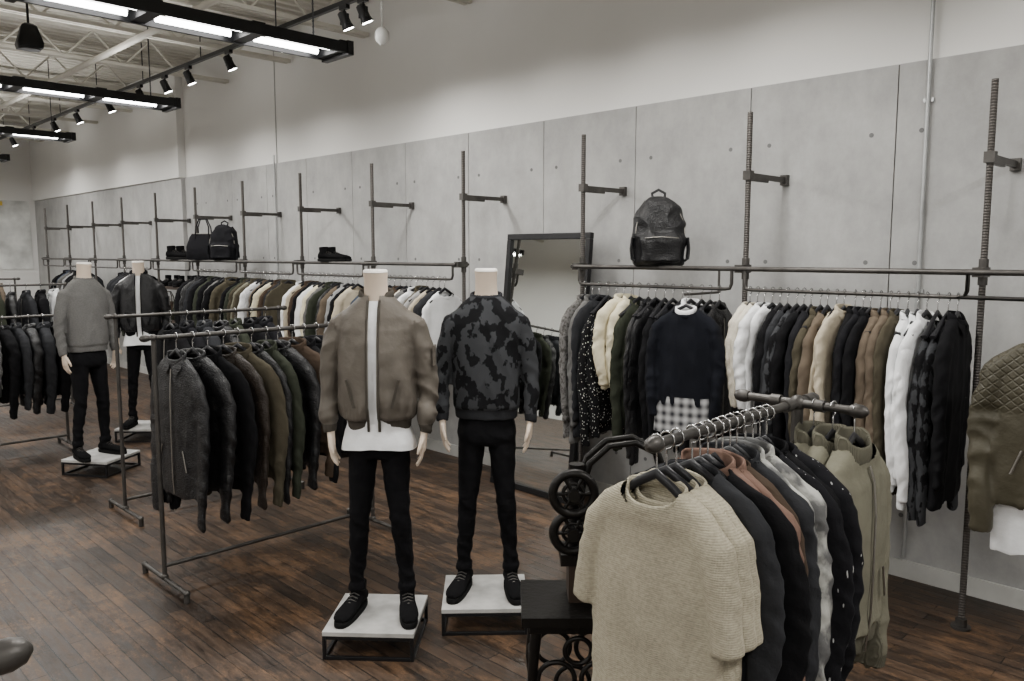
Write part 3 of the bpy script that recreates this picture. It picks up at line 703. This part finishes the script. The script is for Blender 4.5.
def tote(loc,rz,mt='blkleather',s=1):
    e=empty('tote_bag',loc,rz); e.scale=(s,)*3
    b=B(); b.loft([sring(z,w,d,p=3.5,n=32) for z,w,d in((0,.18,.08),(.01,.20,.095),(.15,.20,.085),(.26,.165,.05),(.30,.14,.02))])
    for sy in(-1,1): b.tube([(-.08,sy*.055,.24),(-.075,sy*.03,.38),(-.04,sy*.02,.47),(.04,sy*.02,.47),(.075,sy*.03,.38),(.08,sy*.055,.24)],.008,0,8)
    b.tube([(-.14,0,.303),(.14,0,.303)],.006,1,6)
    b.obj('body',[F[mt],M['brass']],e)
tote((-9.22,4.12,1.727),.75,'black2')
def shoes(loc,rz,mt=None,s=1):
    e=empty('pair_of_boots',loc,rz); e.scale=(s,)*3
    for sx in(-1,1): child('boot',BOOT,e,(sx*.055,0,0),0)
shoes((-6.55,4.12,1.727),1.9); shoes((-10.0,4.12,1.727),1.9,s=1.25)
b=B()
for z in(.5,.95,1.38): b.box((-10.1,4.13,z),(1.14,.36,.03))
b.obj('display_shelf',[M['rust']],bevel=.003)
backpack('backpack',(-9.85,4.13,.966),.75,.85,'green'); tote((-10.35,4.13,.966),.75,'brown',.75); tote((-10.0,4.13,.516),.75,'black2',.85)
shoes((-9.8,4.13,1.396),.8); shoes((-10.2,4.13,1.396),.8)

# ------------------------------------------------------------ cast iron machine stand
e=empty('cast_iron_machine_stand',(-1.54,1.82,0),q)
b=B()
b.box((0,0,.725),(.34,.28,.03)); b.box((0,0,.695),(.29,.23,.03))
for sx in(-1,1):
    for sy in(-1,1):
        b.tube([(sx*.125,sy*.09,.69),(sx*.14,sy*.10,.5),(sx*.12,sy*.09,.3),(sx*.16,sy*.12,.1),(sx*.19,sy*.14,.02)],[.018,.014,.013,.015,.020],n=10)
        b.cyl((sx*.19,sy*.14,0),(sx*.19,sy*.14,.03),.028)
def ringt(c,r_,ax,t_=.008,m=0):
    pts=[]
    for j in range(28):
        a=2*pi*j/28
        pts.append((c[0]+r_*math.cos(a),c[1],c[2]+r_*math.sin(a)) if ax=='y' else (c[0],c[1]+r_*math.cos(a),c[2]+r_*math.sin(a)))
    b.tube(pts,t_,m,8,closed=True,ref=(0,1,0) if ax=='y' else (1,0,0))
for sy in(-.10,.10):
    ringt((-.065,sy,.53),.055,'y'); ringt((.065,sy,.53),.055,'y'); ringt((0,sy,.41),.055,'y'); ringt((0,sy,.62),.04,'y')
    b.cyl((-.13,sy,.33),(.13,sy,.33),.012)
    b.tube([(-.13,sy,.33),(-.06,sy,.22),(0,sy,.20),(.06,sy,.22),(.13,sy,.33)],.012)
for sx in(-.14,.14): ringt((sx,0,.52),.06,'x'); b.cyl((sx,-.10,.33),(sx,.10,.33),.012)
b.box((.02,.02,.80),(.09,.11,.12),1); b.box((.02,.02,.875),(.14,.12,.035))
b.cyl((0,.02,.89),(0,.02,1.16),.024)
for yy,zz,r_ in((-.06,1.09,.062),(-.045,.965,.058)):
    ringt((-.015,yy,zz),r_,'y',.014); ringt((-.015,yy,zz),r_*.5,'y',.006)
    b.cyl((-.015,yy-.03,zz),(-.015,yy+.08,zz),.018)
    for k in range(6):
        a=2*pi*k/6; b.cyl((-.015,yy,zz),(-.015+r_*math.cos(a),yy,zz+r_*math.sin(a)),.0065,n=8)
for yy in(.02,.10):
    b.tube([(.02,yy,.89),(.01,yy,1.06),(.04,yy,1.16),(.10,yy,1.215),(.18,yy,1.225),(.25,yy,1.19),(.28,yy,1.10)],[.014,.012,.011,.010,.010,.010,.013],n=10)
b.obj('frame',[M['iron'],M['rust']],e)

# ------------------------------------------------------------ camera / world
cam=bpy.data.cameras.new('camera'); cam.sensor_width=36; cam.lens=800/1024*36; cam.clip_start=.05
co=bpy.data.objects.new('camera',cam); COL.objects.link(co); co.location=(0,0,1.8)
co.rotation_euler=(pi/2-math.radians(6.2),0,pi/4); scene.camera=co
w=bpy.data.worlds.new('world'); scene.world=w; w.use_nodes=True; w.node_tree.nodes['Background'].inputs[0].default_value=(.6,.6,.6,1); w.node_tree.nodes['Background'].inputs[1].default_value=.3
